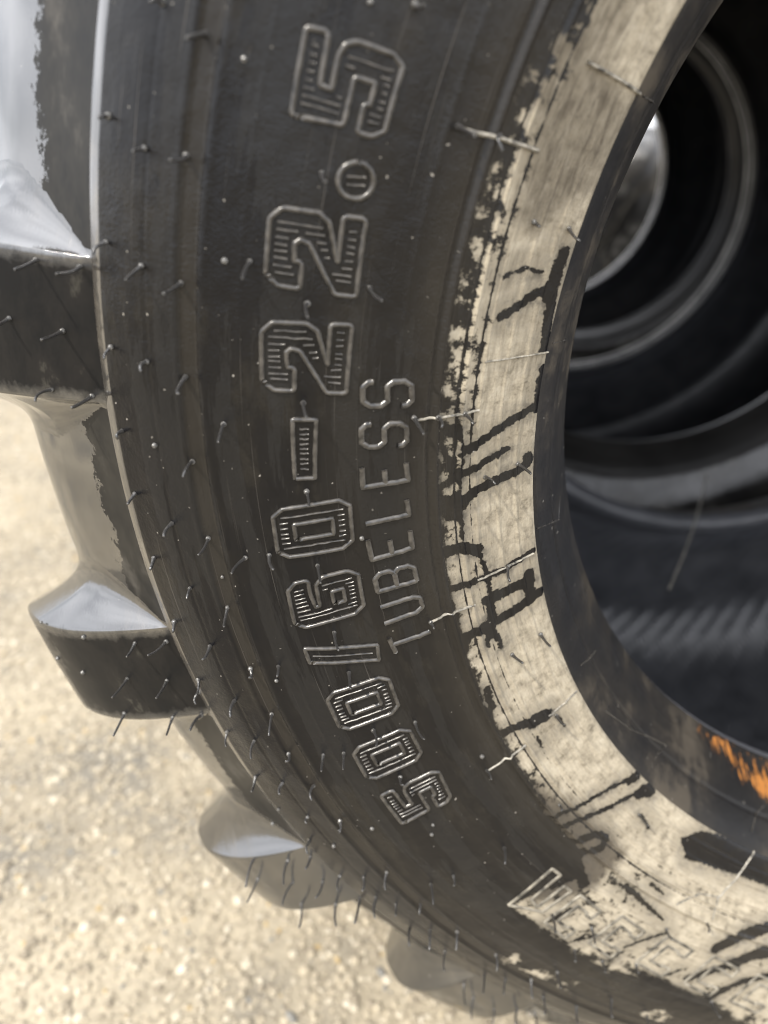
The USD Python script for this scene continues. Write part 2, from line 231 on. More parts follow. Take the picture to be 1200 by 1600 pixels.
# ================================================================ the ground
def ground_h(x, y): return (meshkit.fbm(np.c_[x*3, y*3, 0*x])*.006 + meshkit.fbm(np.c_[x*25+9, y*25, 0*x])*.0022)
gx = np.unique(np.r_[-60, -30, -15, -8, -4, np.arange(-2.4, 1.2, .012), 2, 4, 8, 15, 30, 60]); gy = np.unique(np.r_[-60, -30, -15, -8, -4, -2, -1, np.arange(-.4, 2.6, .012), 4, 6, 10, 20, 40, 80])
GX, GY = np.meshgrid(gx, gy); gh = ground_h(GX.ravel(), GY.ravel()) - .006
M_ground = usdkit.material(stage, '/World/Looks/ground_look', {
    'g': ('geometry', {}), 'n1': ('noise_texture', {'scale': 3.5, 'detail': 5, 'roughness': .6}), 'n2': ('noise_texture', {'scale': 160, 'detail': 5, 'roughness': .7}),
    'v': ('voronoi_texture', {'scale': 90}) if False else ('noise_texture', {'scale': 60, 'detail': 3}),
    'r1': ('rgb_ramp', {'ramp': [(.38, (.16, .147, .122)), (.5, (.265, .232, .173)), (.62, (.34, .298, .222))]}), 'r2': ('rgb_ramp', {'ramp': [(.3, (.6, .58, .55)), (.55, (1, 1, 1)), (.75, (1.35, 1.3, 1.2))]}),
    'mx': ('mix', {'mix_type': 'multiply', 'fac': 1.0}), 'b': ('bump', {'strength': .6, 'distance': .004}), 'p': ('principled_bsdf', {'roughness': .85, 'ior': 1.35})},
    [('g.position', 'n1.vector'), ('g.position', 'n2.vector'), ('g.position', 'v.vector'), ('n1.fac', 'r1.fac'), ('n2.fac', 'r2.fac'), ('r1.color', 'mx.color1'), ('r2.color', 'mx.color2'), ('mx.color', 'p.base_color'), ('n2.fac', 'b.height'), ('b.normal', 'p.normal')], surface='p.BSDF')
g = put('ground', np.c_[GX.ravel(), GY.ravel(), gh], grid_faces(len(gy), len(gx)), M_ground, '/World'); tag(g, kind='structure')
# loose stones pressed into the ground
NP = 120000
pi = UsdGeom.PointInstancer.Define(stage, '/World/gravel'); tag(pi, 'pale cream and tan gravel stones pressed into the ground beside the tyre', 'gravel', kind='stuff')
cols = [(.295, .255, .185), (.25, .217, .16), (.345, .307, .235), (.19, .162, .118), (.33, .245, .12), (.15, .145, .13), (.40, .36, .285)]
protos = []
for i, c in enumerate(cols):
    s = trimesh.creation.icosphere(1, 1.0); v = s.vertices.copy(); q = meshkit.fbm(v*1.3+i*7.1)
    v *= (1+.35*q[:, None])*np.array([1, .8, .55])
    mt = simple(f'stone_look_{"abcdefg"[i]}', c, .75, 1.4, .3, 1.5)
    mm = put('stone', v, s.faces, mt, '/World/gravel'); protos.append(mm.GetPath())
pi.CreatePrototypesRel().SetTargets(protos)
px_ = rng.uniform(-1.75, 0, NP); py_ = rng.uniform(-.2, 2.2, NP)
sz = np.exp(rng.normal(math.log(.0019), .45, NP)).clip(.0009, .0052)
pz = ground_h(px_, py_) - .006 + sz*.12
pi.CreatePositionsAttr(Vt.Vec3fArray.FromNumpy(np.c_[px_, py_, pz].astype(np.float32)))
pi.CreateScalesAttr(Vt.Vec3fArray.FromNumpy((sz[:, None]*rng.uniform(.75, 1.25, (NP, 3))).astype(np.float32)))
an = rng.uniform(0, math.pi, NP)
pi.CreateOrientationsAttr(Vt.QuathArray([Gf.Quath(float(math.cos(a)), Gf.Vec3h(0, 0, float(math.sin(a)))) for a in an]))
pi.CreateProtoIndicesAttr(Vt.IntArray.FromNumpy(rng.choice(len(cols), NP, p=[.30, .27, .14, .17, .02, .03, .07]).astype(np.int32)))

# ================================================================ the tyres
YM = .193                                     # mid plane of the near tyre
INNER = np.array([(.280, 0), (.2835, .010), (.291, .013), (.302, .002), (.33, -.042), (.38, -.062), (.44, -.063), (.48, -.044), (.515, 0), (.53, .06), (.535, .13), (.535, .193)])
INNER = np.vstack([INNER, np.c_[INNER[-2::-1, 0], 2*YM-INNER[-2::-1, 1]]])
_s = np.linspace(0, len(INNER)-1, 220); IR, IY = PchipInterpolator(np.arange(len(INNER)), INNER[:, 0])(_s), PchipInterpolator(np.arange(len(INNER)), INNER[:, 1])(_s)
def revolve(rr, yy, th, flip, wrap=True):
    R, T = np.meshgrid(rr, th, indexing='ij'); Yv, _ = np.meshgrid(yy, th, indexing='ij')
    return cyl(R.ravel(), T.ravel(), Yv.ravel()), grid_faces(len(rr), len(th), flip, wrap), R.ravel(), T.ravel()
def pol_of(r, th): return np.c_[th*.40, r, 0*r]
SWEEP = lambda t: np.interp(t, [0, 3, 4, 5, 6, 7, 8], [0, 0.1, .6, 1.6, 2.9, 4.6, 12.0])      # degrees the lug leans as it runs inwards
W = 6.3
def lug_mesh(th0, mirror, fine):
    """One tread lug from shoulder to past the middle; th0 its upper edge (degrees) at the shoulder."""
    tt = np.r_[np.linspace(0, 5, 46 if fine else 9), np.linspace(5.2, 8, 22 if fine else 5)]
    a = np.r_[.028*np.linspace(1, 0, 26)**1.8]
    a2 = np.array([.0, .0004, .0011, .0020, .005, .010])
    if not fine: a, a2 = np.array([.026, .015, .006, .0035, 0]), np.array([0., .002])
    half = W*RAD*.5*.53
    off = np.r_[-(half+a), -(half-a2)[1:]]; off = np.r_[off, np.linspace(-half+.012, half-.012, 12 if fine else 3), -off[::-1]]
    off = np.unique(np.round(off, 6))
    e = np.abs(off)-half
    tt2, oo = np.meshgrid(tt, off, indexing='ij'); ee = np.meshgrid(tt, e, indexing='ij')[1]
    lr, ly, vr, vy = Lr(tt2), Ly(tt2), Vr(tt2), Vy(tt2)
    hh = np.hypot(lr-vr, ly-vy); k = np.clip(hh/.03, .12, 1)
    ed, ef = .0045*k, .022*k
    m = np.where(ee <= 0, 1-.045*np.clip(1+ee/.002, 0, 1)**2, .955*np.clip(1-ee/(ed+ef), 0, 1)**2.7)
    sink = np.where(ee > ed+ef*.98, .0006, 0)
    r = vr+(lr-vr)*m-sink; y = vy+(ly-vy)*m
    th = (th0+W/2+SWEEP(tt2))*RAD + oo/.53
    # the lug's inner end
    endf = sstep(tt2, 7.9, 8.0); r = r-(r-vr+.0006)*endf
    if mirror: y = 2*YM-y; th = th
    v = cyl(r.ravel(), th.ravel(), y.ravel())
    return v, grid_faces(len(tt), len(off), not mirror), r.ravel(), th.ravel(), tt2.ravel()
def floor_mesh(th, nt):
    t = np.linspace(0, 8, nt); r = np.r_[Vr(t), Vr(t)[-2::-1]]; y = np.r_[Vy(t), 2*YM-Vy(t)[-2::-1]]
    v, f, R, T = revolve(r, y, th, False)
    return v, f, R, T, np.repeat(np.r_[t, t[-2::-1]], len(th))

# ---- front tyre
tyre = thing('farm_tyre', (0, YM, 0), 'black glossy wide farm tyre standing upright in front, with large raised size numbers', 'tyre', 'farm tyres in a row')
OR = (0, YM, 0)
coarse = np.arange(266, 507, 1.5); TH = np.r_[np.linspace(147, 266, 1250, endpoint=False), coarse]*RAD     # fine where the picture looks
def ring_noise(R, T): return meshkit.fbm(np.c_[np.cos(T)*R*9, np.sin(T)*R*9, R*0])
# --- chalk, runs, rust: outlines read off the photograph, kept in the unrolled face
def poly(px): return Polygon(flat_px(densify(px, 18))).buffer(0)
pale_px = [(1120, -330), (1000, -140), (930, -60), (900, 20), (868, 60), (825, 100), (783, 215), (752, 300), (722, 425), (702, 520), (685, 650), (686, 760), (692, 850), (705, 940), (722, 1000), (742, 1060), (770, 1130), (815, 1205), (850, 1262), (878, 1300), (900, 1345), (868, 1378), (792, 1413), (850, 1452), (900, 1490), (955, 1500), (1000, 1518), (1060, 1542), (1110, 1562), (1150, 1592), (1240, 1640), (1330, 1560), (1300, 1385)]
heel_px = [(1190, 1332), (1130, 1312), (1080, 1275), (1030, 1233), (1000, 1203), (960, 1163), (925, 1113), (890, 1063), (865, 983), (845, 922), (830, 830), (828, 730), (830, 655), (843, 580), (858, 530), (868, 480), (888, 400), (918, 340), (943, 260), (968, 185), (998, 137), (1070, 0), (1105, -60)]
P_pale = Polygon(np.r_[flat_px(densify(pale_px, 18)), flat(np.array([.300]*60), np.linspace(262, 138, 60)*RAD)]).buffer(0)
SM = lambda *p: poly([(780+x/2.857, 1300+y/2.857) for x, y in p])
P_pale = P_pale.union(SM((0, 545), (80, 535), (110, 575), (20, 592))).union(SM((80, 598), (220, 610), (250, 655), (120, 642))).union(SM((250, 668), (350, 665), (340, 705), (260, 700))).union(SM((380, 560), (520, 575), (620, 640), (480, 620))).union(SM((620, 800), (720, 780), (790, 830), (700, 850)))
drips_and_lines = [([(722, 708), (759, 683), (789, 661), (819, 644), (838, 632)], 11), ([(684, 762), (720, 742), (753, 724), (785, 703), (790, 701)], 10), ([(700, 806), (720, 790), (741, 766), (780, 747), (801, 738), (822, 724), (824, 712)], 13),
         ([(693, 862), (720, 856), (744, 859)], 15), ([(699, 922), (735, 910), (786, 889), (831, 861)], 9), ([(762, 936), (804, 916), (822, 908)], 14), ([(720, 999), (759, 979), (804, 952), (841, 926)], 13),
         ([(824, 895), (828, 935)], 11), ([(764, 930), (769, 975)], 9), ([(772, 985), (783, 1010)], 7), ([(745, 860), (758, 890), (764, 920)], 7), ([(692, 700), (705, 740)], 8), ([(780, 1147), (810, 1133), (833, 1125), (850, 1118)], 10), ([(833, 1125), (850, 1118)], 15),
         ([(845, 1283), (857, 1278), (907, 1258), (953, 1230), (993, 1212)], 6), ([(985, 1217), (995, 1211)], 9), ([(835, 1306), (847, 1300), (887, 1287), (947, 1263), (993, 1238), (1018, 1233)], 7), ([(1000, 1237), (1018, 1233)], 11),
         ([(890, 1316), (933, 1303), (946, 1308), (940, 1323), (907, 1333), (880, 1340)], 8), ([(895, 1330), (905, 1360), (912, 1380)], 12), ([(1119, 1480), (1158, 1461), (1210, 1445)], 12), ([(1140, 1506), (1175, 1492), (1220, 1484)], 13), ([(1102, 1555), (1158, 1533), (1220, 1518)], 8), ([(1074, 1527), (1100, 1519), (1151, 1504)], 10),
         ([(781, 495), (825, 466), (865, 440)], 11), ([(785, 432), (821, 418), (845, 425)], 7), ([(880, 392), (866, 440), (855, 500), (850, 545)], 12), ([(868, 410), (850, 470)], 8), ([(838, 640), (843, 600), (848, 575)], 8), ([(712, 640), (722, 708), (716, 760), (722, 840)], 6),
         ([(975, 1478), (1040, 1455)], 4), ([(890, 1418), (875, 1430), (850, 1440)], 6), ([(700, 940), (712, 975)], 9), ([(760, 970), (762, 1010)], 6), ([(760, 1075), (768, 1105)], 8), ([(838, 1150), (846, 1168)], 3), ([(870, 1118), (882, 1134)], 3), ([(1000, 1272), (1012, 1292)], 4), ([(967, 1380), (1030, 1432)], 4), ([(1015, 1378), (1035, 1396)], 4)]
EMB = lambda pts, dx=3, dy=3: [(780+x/2.857+dx, 1300+y/2.857+dy) for x, y in pts]
drips_and_lines += [(EMB(p), w) for p, w in (([(185, 420), (300, 484), (382, 442)], 3.5), ([(480, 560), (545, 520)], 4), ([(700, 640), (800, 602)], 5), ([(920, 740), (1010, 692)], 5), ([(20, 510), (300, 480), (480, 440)], 2.5), ([(560, 500), (640, 470), (740, 440)], 2.5), ([(560, 225), (720, 380)], 3.5), ([(620, 625), (700, 655), (930, 755)], 5))]  # mostly thin dark lines set beside the emblem outlines to mark its edges
P_drip = None
pxm = lambda px: np.median(np.linalg.norm(np.diff(flat_px(np.vstack([px, np.asarray(px)+[4, 0]])).reshape(2, -1, 2), axis=0), axis=-1))/4
for px, w in drips_and_lines:
    b = LineString(flat_px(densify(px, 8))).buffer(w*(.66 if w > 7 else .5)*pxm(px)); P_drip = b if P_drip is None else P_drip.union(b)
for px in ([(1062, 1308), (1095, 1297), (1130, 1305), (1172, 1322), (1230, 1345), (1230, 1395), (1165, 1372), (1112, 1354), (1070, 1340)], [(845, 1285), (880, 1300), (905, 1330), (900, 1372), (860, 1390), (830, 1360)], [(690, 775), (712, 770), (722, 795), (712, 815), (692, 812)], [(676, 655), (700, 660), (715, 672), (718, 690), (690, 680)]):
    P_drip = P_drip.union(poly(px))
P_drip = P_drip.buffer(.0012).buffer(-.0012)
P_brown = poly([(800, 80), (860, 40), (905, 60), (950, 120), (990, 165), (962, 235), (922, 300), (868, 335), (832, 368), (806, 345), (815, 260), (835, 180)])
P_brown2 = poly([(905, -40), (1010, -40), (950, 90), (880, 70)])
P_smear = poly([(835, 1225), (880, 1262), (940, 1300), (968, 1335), (930, 1375), (880, 1400), (835, 1405), (815, 1300)])
P_rust = poly([(1088, 1132), (1112, 1147), (1150, 1166), (1205, 1203), (1250, 1260), (1230, 1290), (1190, 1246), (1150, 1205), (1115, 1165)])
def sdf(pg, S):
    p = shp_points(S); d = distance(pg.boundary, p); return np.where(contains_xy(pg, S[:, 0], S[:, 1]), d, -d)
def field(pg, r, th, lo=-.03):
    out = np.full(len(r), lo); q = flat(r, th); b = pg.bounds
    k = (q[:, 0] > b[0]-.03) & (q[:, 0] < b[2]+.03) & (q[:, 1] > b[1]-.03) & (q[:, 1] < b[3]+.03)
    # distance to the outline through a fine sampling of it (fast), sign by containment
    bd = pg.boundary; lines = bd.geoms if hasattr(bd, 'geoms') else [bd]
    smp = np.vstack([np.asarray(l.segmentize(.0004).coords) for l in lines])
    d, _ = cKDTree(smp).query(q[k], distance_upper_bound=.03); d = np.minimum(d, .03)
    out[k] = np.where(contains_xy(pg, q[k, 0], q[k, 1]), d, -d); return out

# --- sidewall sheet
def side_disp(R, T):
    bmp = lambda c, w, h: h*np.exp(-((R-c)/w)**2)
    wob = .0006*ring_noise(R, T)
    d = (bmp(.3495+wob, .0010, .0014) + bmp(.3400, .0007, .0010) + bmp(.3330, .0005, .0007) + bmp(.3235, .0005, .0006) + bmp(.3155, .0005, .0005) + bmp(.3275, .0003, .0003)
         - bmp(.3520, .0016, .0010) - bmp(.3415, .0006, .0005) + bmp(.3650, .0010, .0004) - bmp(.4520, .0003, .0005) + bmp(.4200+wob, .0008, .0002))
    gv = sstep(R, .4335, .4352)*(1-sstep(R, .4395, .4412)); d = d-.0011*gv + bmp(.4322, .0012, .0004) + bmp(.4420, .0010, .0003)
    fin = sstep(T, 147*RAD, 150*RAD)*(1-sstep(T, 263*RAD, 266*RAD))
    d = d + fin*(.0006*meshkit.fbm(np.c_[T*14, R*60, 0*R]) + .00035*meshkit.fbm(np.c_[T*60, R*160, 0*R+4]))
    return d*sstep(R, .307, .3085)*(1-sstep(R, .4685, .4700))
def lift_pt(r, th): return face_pt(r, th) + face_n(r, th)*side_disp(r, th)[:, None]
rs = np.r_[np.linspace(.307, .4660, 268), np.linspace(.4664, .4692, 12)]
R, T = np.meshgrid(rs, TH, indexing='ij'); R, T = R.ravel(), T.ravel()
v = face_pt(R, T) + face_n(np.minimum(R, .4733), T)*side_disp(R, T)[:, None]
pale = field(P_pale, R, T); drip = field(P_drip, R, T)
topside = 1-sstep(T, 178*RAD, 190*RAD); low = sstep(T, 228*RAD, 236*RAD)
mott = np.interp(R, [.30, .331, .334, .341, .350, .36], [.12, .22, .43, .49, .52, .5])*topside + np.interp(R, [.30, .335, .345, .352], [.13, .28, .41, .44])*(1-topside)*(1-low) + np.interp(R, [.30, .34, .36, .40, .42], [.12, .24, .34, .43, .52])*low
film = np.clip(.5+.9*meshkit.fbm(np.c_[T*7, R*55, 0*R+2]), 0, 1)*(.75*np.exp(-((R-.353)/.011)**2) + .45*sstep(T, 195*RAD, 225*RAD)*np.exp(-((R-.435)/.03)**2) + .3*np.exp(-((R-.383)/.01)**2))
wig = .0007*ring_noise(R, T*.6)
mott = mott + .30*np.exp(-((R-.3418-wig)/.00045)**2) + .24*np.exp(-((R-.3352-wig)/.0004)**2) + .18*np.exp(-((R-.3245-wig)/.0003)**2) + .15*np.exp(-((R-.3165+wig)/.0003)**2)
brown = .58*sstep(field(P_brown, R, T), -.006, .006) + .45*sstep(field(P_brown2, R, T), -.006, .006) + 1.1*sstep(field(P_smear, R, T), -.010, .006)
put('sidewall', v, grid_faces(len(rs), len(TH), True, True), M_side, tyre, OR, attrs={'pol': pol_of(R, T), 'pale': pale, 'drip': drip, 'mott': mott, 'brown': brown, 'grv': np.clip(.7*sstep(R, .4335, .4350)*(1-sstep(R, .4398, .4412)) + film, 0, 1)})
rs2 = np.linspace(.4692, .4735, 14); v2, f2, R2, T2 = revolve(rs2, Yr(rs2), TH, True)
v2 = v2 + face_n(R2, T2)*(.0003*meshkit.fbm(np.c_[T2*30, R2*200, 0*R2])*sstep(R2, .4692, .4700)*(1-sstep(R2, .473, .4735)))[:, None]
put('shoulder_rim', v2, f2, M_rim, tyre, OR, attrs={'pol': pol_of(R2, T2), 'dry': 0*R2-.03})
# --- bead seat
rb = np.linspace(.280, .307, 90); R, T = np.meshgrid(rb, TH, indexing='ij'); R, T = R.ravel(), T.ravel()
d = -.0007*np.exp(-((R-.2955)/.0006)**2) + .0004*np.exp(-((R-.2862)/.0008)**2) + .0006*meshkit.fbm(np.c_[T*18, R*150, 0*R])
n = face_n(np.clip(R, .2802, .3068), T); edge = sstep(R, .280, .282)*(1-sstep(R, .305, .307))
v = face_pt(R, T) + n*(d*edge)[:, None]
rust = np.maximum(field(P_rust, R, T), -.011-.012*sstep(np.abs(R-.3035), 0, .006))
put('bead', v, grid_faces(len(rb), len(TH), True, True), M_bead, tyre, OR, attrs={'pol': pol_of(R, T), 'rust': rust})
# --- inside
THI = np.unique(np.r_[np.arange(0, 360, 2.0), np.arange(236, 316, .16)])*RAD
v, f, R, T = revolve(IR, IY, THI, True)
s_in = np.repeat(np.linspace(0, 1, len(IR)), len(THI))
ph = (T/RAD - 125*(s_in-.65) - 269.5)/3.4; gro = np.exp(-(((ph % 1)-.5)/.07)**2)*sstep(s_in, .40, .46)*(1-sstep(s_in, .80, .84))
_t = np.gradient(np.c_[IR, IY], axis=0); _n = np.c_[_t[:, 1], -_t[:, 0]]; _n /= np.linalg.norm(_n, axis=1, keepdims=True); _n = np.repeat(_n, len(THI), 0)
v = v + np.stack([_n[:, 0]*np.cos(T), _n[:, 1], _n[:, 0]*np.sin(T)], -1)*(gro*.0016)[:, None]
put('inner_liner', v, f, M_liner, tyre, OR)
# --- far face
ths = np.arange(0, 360, 1.5)*RAD
def far_side(parent, origin, th, mat, attrs=True, yflip=True):
    rr = np.linspace(.307, .4735, 40); yy = 2*YM-Yr(rr)
    v, f, R, T = revolve(rr, yy, th, False); put('sidewall', v, f, mat, parent, origin, attrs={'pol': pol_of(R, T), 'pale': 0*R-.03, 'drip': 0*R-.03, 'mott': 0*R, 'brown': 0*R, 'grv': 0*R})
    rr = np.linspace(.280, .307, 18); yy = 2*YM-Yr(rr)
    v, f, R, T = revolve(rr, yy, th, False); put('bead', v, f, M_bead, parent, origin, attrs={'pol': pol_of(R, T), 'rust': 0*R-.03})
far_side(tyre, OR, ths, M_side)
# --- tread floor and lugs
v, f, R, T, t = floor_mesh(TH[::2], 60)
dryb = .0175+.005*np.sin(T*7+1)+.006*meshkit.fbm(np.c_[T*9, 0*T, 0*T])-(R-.4735)
put('tread_base', v, f, M_tread, tyre, OR, attrs={'pol': pol_of(R, T), 'dry': np.where(t < 6, dryb, -.03)})
for k in range(19):
    th0 = 172.2-19+k*(360/19)
    fine = 150 < th0+3 < 250
    v, f, R, T, t = lug_mesh(th0, False, fine); inn = W*RAD*.265-np.abs((T-(th0+W/2+SWEEP(t))*RAD)*.53)
    put('tread_lug', v, f, M_lug, tyre, OR, attrs={'pol': pol_of(R, T), 'dry': np.minimum(np.minimum(inn*2.5-.006, .011*(3.5-t)), .019) - (.05 if th0 > 205 else 0)})
    v, f, R, T, t = lug_mesh(th0+9.5, True, False); put('tread_lug', v, f, M_lug, tyre, OR, attrs={'pol': pol_of(R, T), 'dry': 0*R-.03})

# --- raised lines and lettering
def ridge(r, th, w, h, sink=.0003, closed=False):
    """A raised half-round line along (r, th) on the near face."""
    P = lift_pt(r, th); N = face_n(r, th)
    t = np.gradient(P, axis=0) if not closed else np.roll(P, -1, 0)-np.roll(P, 1, 0)
    t /= np.linalg.norm(t, axis=1, keepdims=True)+1e-12; S = np.cross(t, N); S /= np.linalg.norm(S, axis=1, keepdims=True)
    sec = [(-1, -sink/h), (-.86, .45), (-.45, .9), (0, 1.0), (.45, .9), (.86, .45), (1, -sink/h)]
    V = np.stack([P+S*(a*w/2)+N*(b*h) for a, b in sec], 1); nc = len(sec); n = len(P)
    f = grid_faces(n, nc, True)
    if closed:
        j = np.arange(nc-1); f = np.vstack([f, np.c_[(n-1)*nc+j, j, j+1, (n-1)*nc+j+1][:, ::-1]])
    V = V.reshape(-1, 3)
    if not closed:
        caps = [[i for i in range(nc)], [(n-1)*nc+i for i in range(nc)][::-1]]
        tri = [(c[0], c[i+1], c[i]) for c in caps for i in range(1, nc-1)]
    else: tri = []
    T3 = np.vstack([f[:, [0, 1, 2]], f[:, [0, 2, 3]]] + ([np.array(tri)] if tri else []))
    return V, T3
def merge(parts):
    vs, fs, o = [], [], 0
    for v, f in parts: vs.append(v); fs.append(f+o); o += len(v)
    return np.vstack(vs), np.vstack(fs)
def quad_map(q):
    """Unit glyph square (u right, v up) onto the face: q = picture points of its TL, TR, BR, BL corners."""
    r, th = hit(np.array(q, float))
    def f(uv):
        u, w = uv[:, 0], uv[:, 1]
        mixq = lambda a: (a[0]*(1-u)+a[1]*u)*w+(a[3]*(1-u)+a[2]*u)*(1-w)
        return mixq(r), mixq(th)
    return f
def smooth_ring(p, rad=.08):
    pg = Polygon(p); pg = pg.buffer(-rad*.5, join_style=1, quad_segs=4).buffer(rad*.5, join_style=1, quad_segs=4) if rad else pg
    return pg
def close_line(coords, n=90):
    l = LineString(coords); return np.array([l.interpolate(s, normalized=True).coords[0] for s in np.linspace(0, 1, n, endpoint=False)])
def corners_line(coords):
    c = np.asarray(coords)[:-1]; return densify(np.vstack([c, c[:1]]), .045)[:-1]
GL = {   # outer outline, holes, in a unit square; x along the reading direction, y towards the tread
    '5': ([(0, 1), (.97, 1), (1, .78), (.42, .76), (.40, .64), (.80, .64), (.93, .60), (1, .50), (1, .12), (.9, 0), (.1, 0), (0, .12), (0, .28), (.36, .28), (.36, .22), (.62, .22), (.62, .42), (.58, .44), (.04, .44)], []),
    '2': ([(.14, 1), (.86, 1), (1, .88), (1, .50), (.90, .38), (.42, .24), (1, .24), (1, 0), (0, 0), (0, .24), (.60, .56), (.64, .66), (.58, .72), (.36, .70), (.36, .62), (0, .62), (0, .86)], []),
    '0': ([(.14, 1), (.86, 1), (1, .86), (1, .14), (.86, 0), (.14, 0), (0, .14), (0, .86)], [[(.34, .74), (.66, .74), (.66, .24), (.34, .24)]]),
    '6': ([(.14, 1), (.86, 1), (1, .88), (1, .70), (.70, .70), (.40, .66), (.40, .60), (.86, .60), (1, .50), (1, .14), (.86, 0), (.14, 0), (0, .14), (0, .86)], [[(.36, .40), (.64, .40), (.64, .24), (.36, .24)]]),
    '-': ([(0, 1), (1, 1), (1, 0), (0, 0)], []),
    '.': ([(.5+.5*math.cos(a), .5+.5*math.sin(a)) for a in np.linspace(0, 2*math.pi, 24, endpoint=False)], [])}
GL['/'] = GL['-']
SIZE = [('5', [(628, 1285), (594, 1240), (683, 1200), (706, 1247)]), ('0', [(576, 1218), (549, 1170), (637, 1134), (661, 1180)]), ('0', [(534, 1141), (508, 1085), (605, 1053), (625, 1108)]), ('/', [(484, 1034), (476, 1012), (589, 1006), (592, 1029)]),
        ('6', [(463, 982), (448, 912), (558, 887), (570, 953)]), ('0', [(436, 871), (425, 797), (546, 778), (552, 853)]), ('-', [(461, 747), (457, 655), (494, 655), (492, 746)]), ('2', [(410, 607), (409, 502), (550, 507), (541, 614)]), ('2', [(414, 442), (424, 322), (572, 342), (556, 464)]),
        ('.', [(526, 309), (530, 252), (586, 255), (582, 312)]), ('5', [(455, 180), (480, 38), (633, 92), (597, 218)])]
for ch, q in SIZE:
    mp = quad_map(q); outer, holes = GL[ch]
    r, th = hit(np.array(q, float)); uw = np.hypot((th[0]-th[1])*.4, r[0]-r[1]); vh = abs(np.mean(r[:2])-np.mean(r[2:]))
    pg = Polygon(outer)
    pg2 = pg.buffer(-.05, join_style=1, quad_segs=3).buffer(.05, join_style=1, quad_segs=3) if ch in '562' else pg
    parts = []
    for ringc in [np.asarray(pg2.exterior.coords)]+[np.asarray(h+[h[0]]) for h in holes]:
        c = densify(ringc, .05)[:-1]; a, b = mp(c)
        parts.append(ridge(a, b, .0019, .00105, closed=True))
    full = Polygon(pg2.exterior.coords, holes); A = np.array([uw, vh])
    from shapely.affinity import scale as shs
    inset = shs(shs(full, uw, vh, origin=(0, 0)).buffer(-.0023), 1/uw, 1/vh, origin=(0, 0))
    pitch = .0021/uw
    u = pitch*.8
    while u < 1:
        sl = rng.normal(0, .008)
        seg = LineString([(u+sl, -.2), (u-sl, 1.2)]).intersection(inset)
        for s in (seg.geoms if hasattr(seg, 'geoms') else [seg]):
            if s.is_empty or s.geom_type != 'LineString' or s.length < .05: continue
            c = densify(np.asarray(s.coords), .09); c[:, 0] += rng.normal(0, .004, len(c)); a, b = mp(c); parts.append(ridge(a, b, .00085, .0006+.0002*rng.random()))
        u += pitch*rng.uniform(.85, 1.15)
    v, f = merge(parts); put('raised_numeral', v, f, M_letter, tyre, OR)
ST = {'T': [[(0, 1), (1, 1)], [(.5, 1), (.5, 0)]], 'U': [[(0, 1), (0, .18), (.2, 0), (.8, 0), (1, .18), (1, 1)]], 'B': [[(0, 0), (0, 1), (.75, 1), (1, .85), (1, .62), (.8, .5), (0, .5)], [(.8, .5), (1, .38), (1, .15), (.75, 0), (0, 0)]],
      'E': [[(1, 1), (0, 1), (0, 0), (1, 0)], [(0, .5), (.75, .5)]], 'L': [[(0, 1), (0, 0), (1, 0)]], 'S': [[(1, .78), (1, .88), (.8, 1), (.2, 1), (0, .86), (0, .64), (.2, .5), (.8, .5), (1, .36), (1, .14), (.8, 0), (.2, 0), (0, .12), (0, .22)]]}
WORD = [('T', [(618, 1018), (607, 995), (668, 974), (676, 996)]), ('U', [(600, 973), (594, 948), (654, 928), (661, 951)]), ('B', [(590, 924), (584, 898), (645, 880), (651, 906)]), ('E', [(581, 874), (574, 843), (640, 828), (644, 855)]),
        ('L', [(571, 818), (570, 793), (635, 780), (639, 803)]), ('E', [(567, 761), (565, 730), (634, 722), (637, 749)]), ('S', [(565, 698), (564, 663), (634, 660), (636, 695)]), ('S', [(567, 634), (566, 597), (642, 594), (643, 632)])]
for ch, q in WORD:
    mp = quad_map(q); parts = []
    for l in ST[ch]:
        c = densify(l, .06); a, b = mp(c); parts.append(ridge(a, b, .0024, .0009))
    v, f = merge(parts); put('raised_letter', v, f, M_letter, tyre, OR)
def px_ridge(name, px, w, h, mat, step=6):
    r, th = hit(densify(px, step)); v, f = ridge(r, th, w, h); put(name, v, f, mat, tyre, OR)
Z8 = lambda pts: [(780+x/2.857, 1300+y/2.857) for x, y in pts]
emblem = [[(40, 322), (236, 162), (272, 190), (140, 296), (165, 330), (290, 238), (318, 262), (190, 352), (40, 322)]]
def cee(cx, cy, ax, ay, bx, by):      # a blocky C: a = along the word, b = across it
    P = [(1, .45), (1, 1), (-1, 1), (-1, -1), (1, -1), (1, -.45), (.45, -.45), (.45, -.55), (-.45, -.55), (-.45, .55), (.45, .55), (.45, .45), (1, .45)]
    return [(cx+ax*u+bx*w, cy+ay*u+by*w) for u, w in P]
emblem += [cee(325, 375, 46, 36, -80, 60), cee(520, 465, 50, 35, -76, 58), cee(735, 552, 56, 32, -72, 58), cee(945, 640, 58, 29, -68, 58), cee(1150, 720, 60, 28, -64, 58)]
for l in emblem: px_ridge('raised_outline', Z8(l), .0020, .0007, M_emblem)
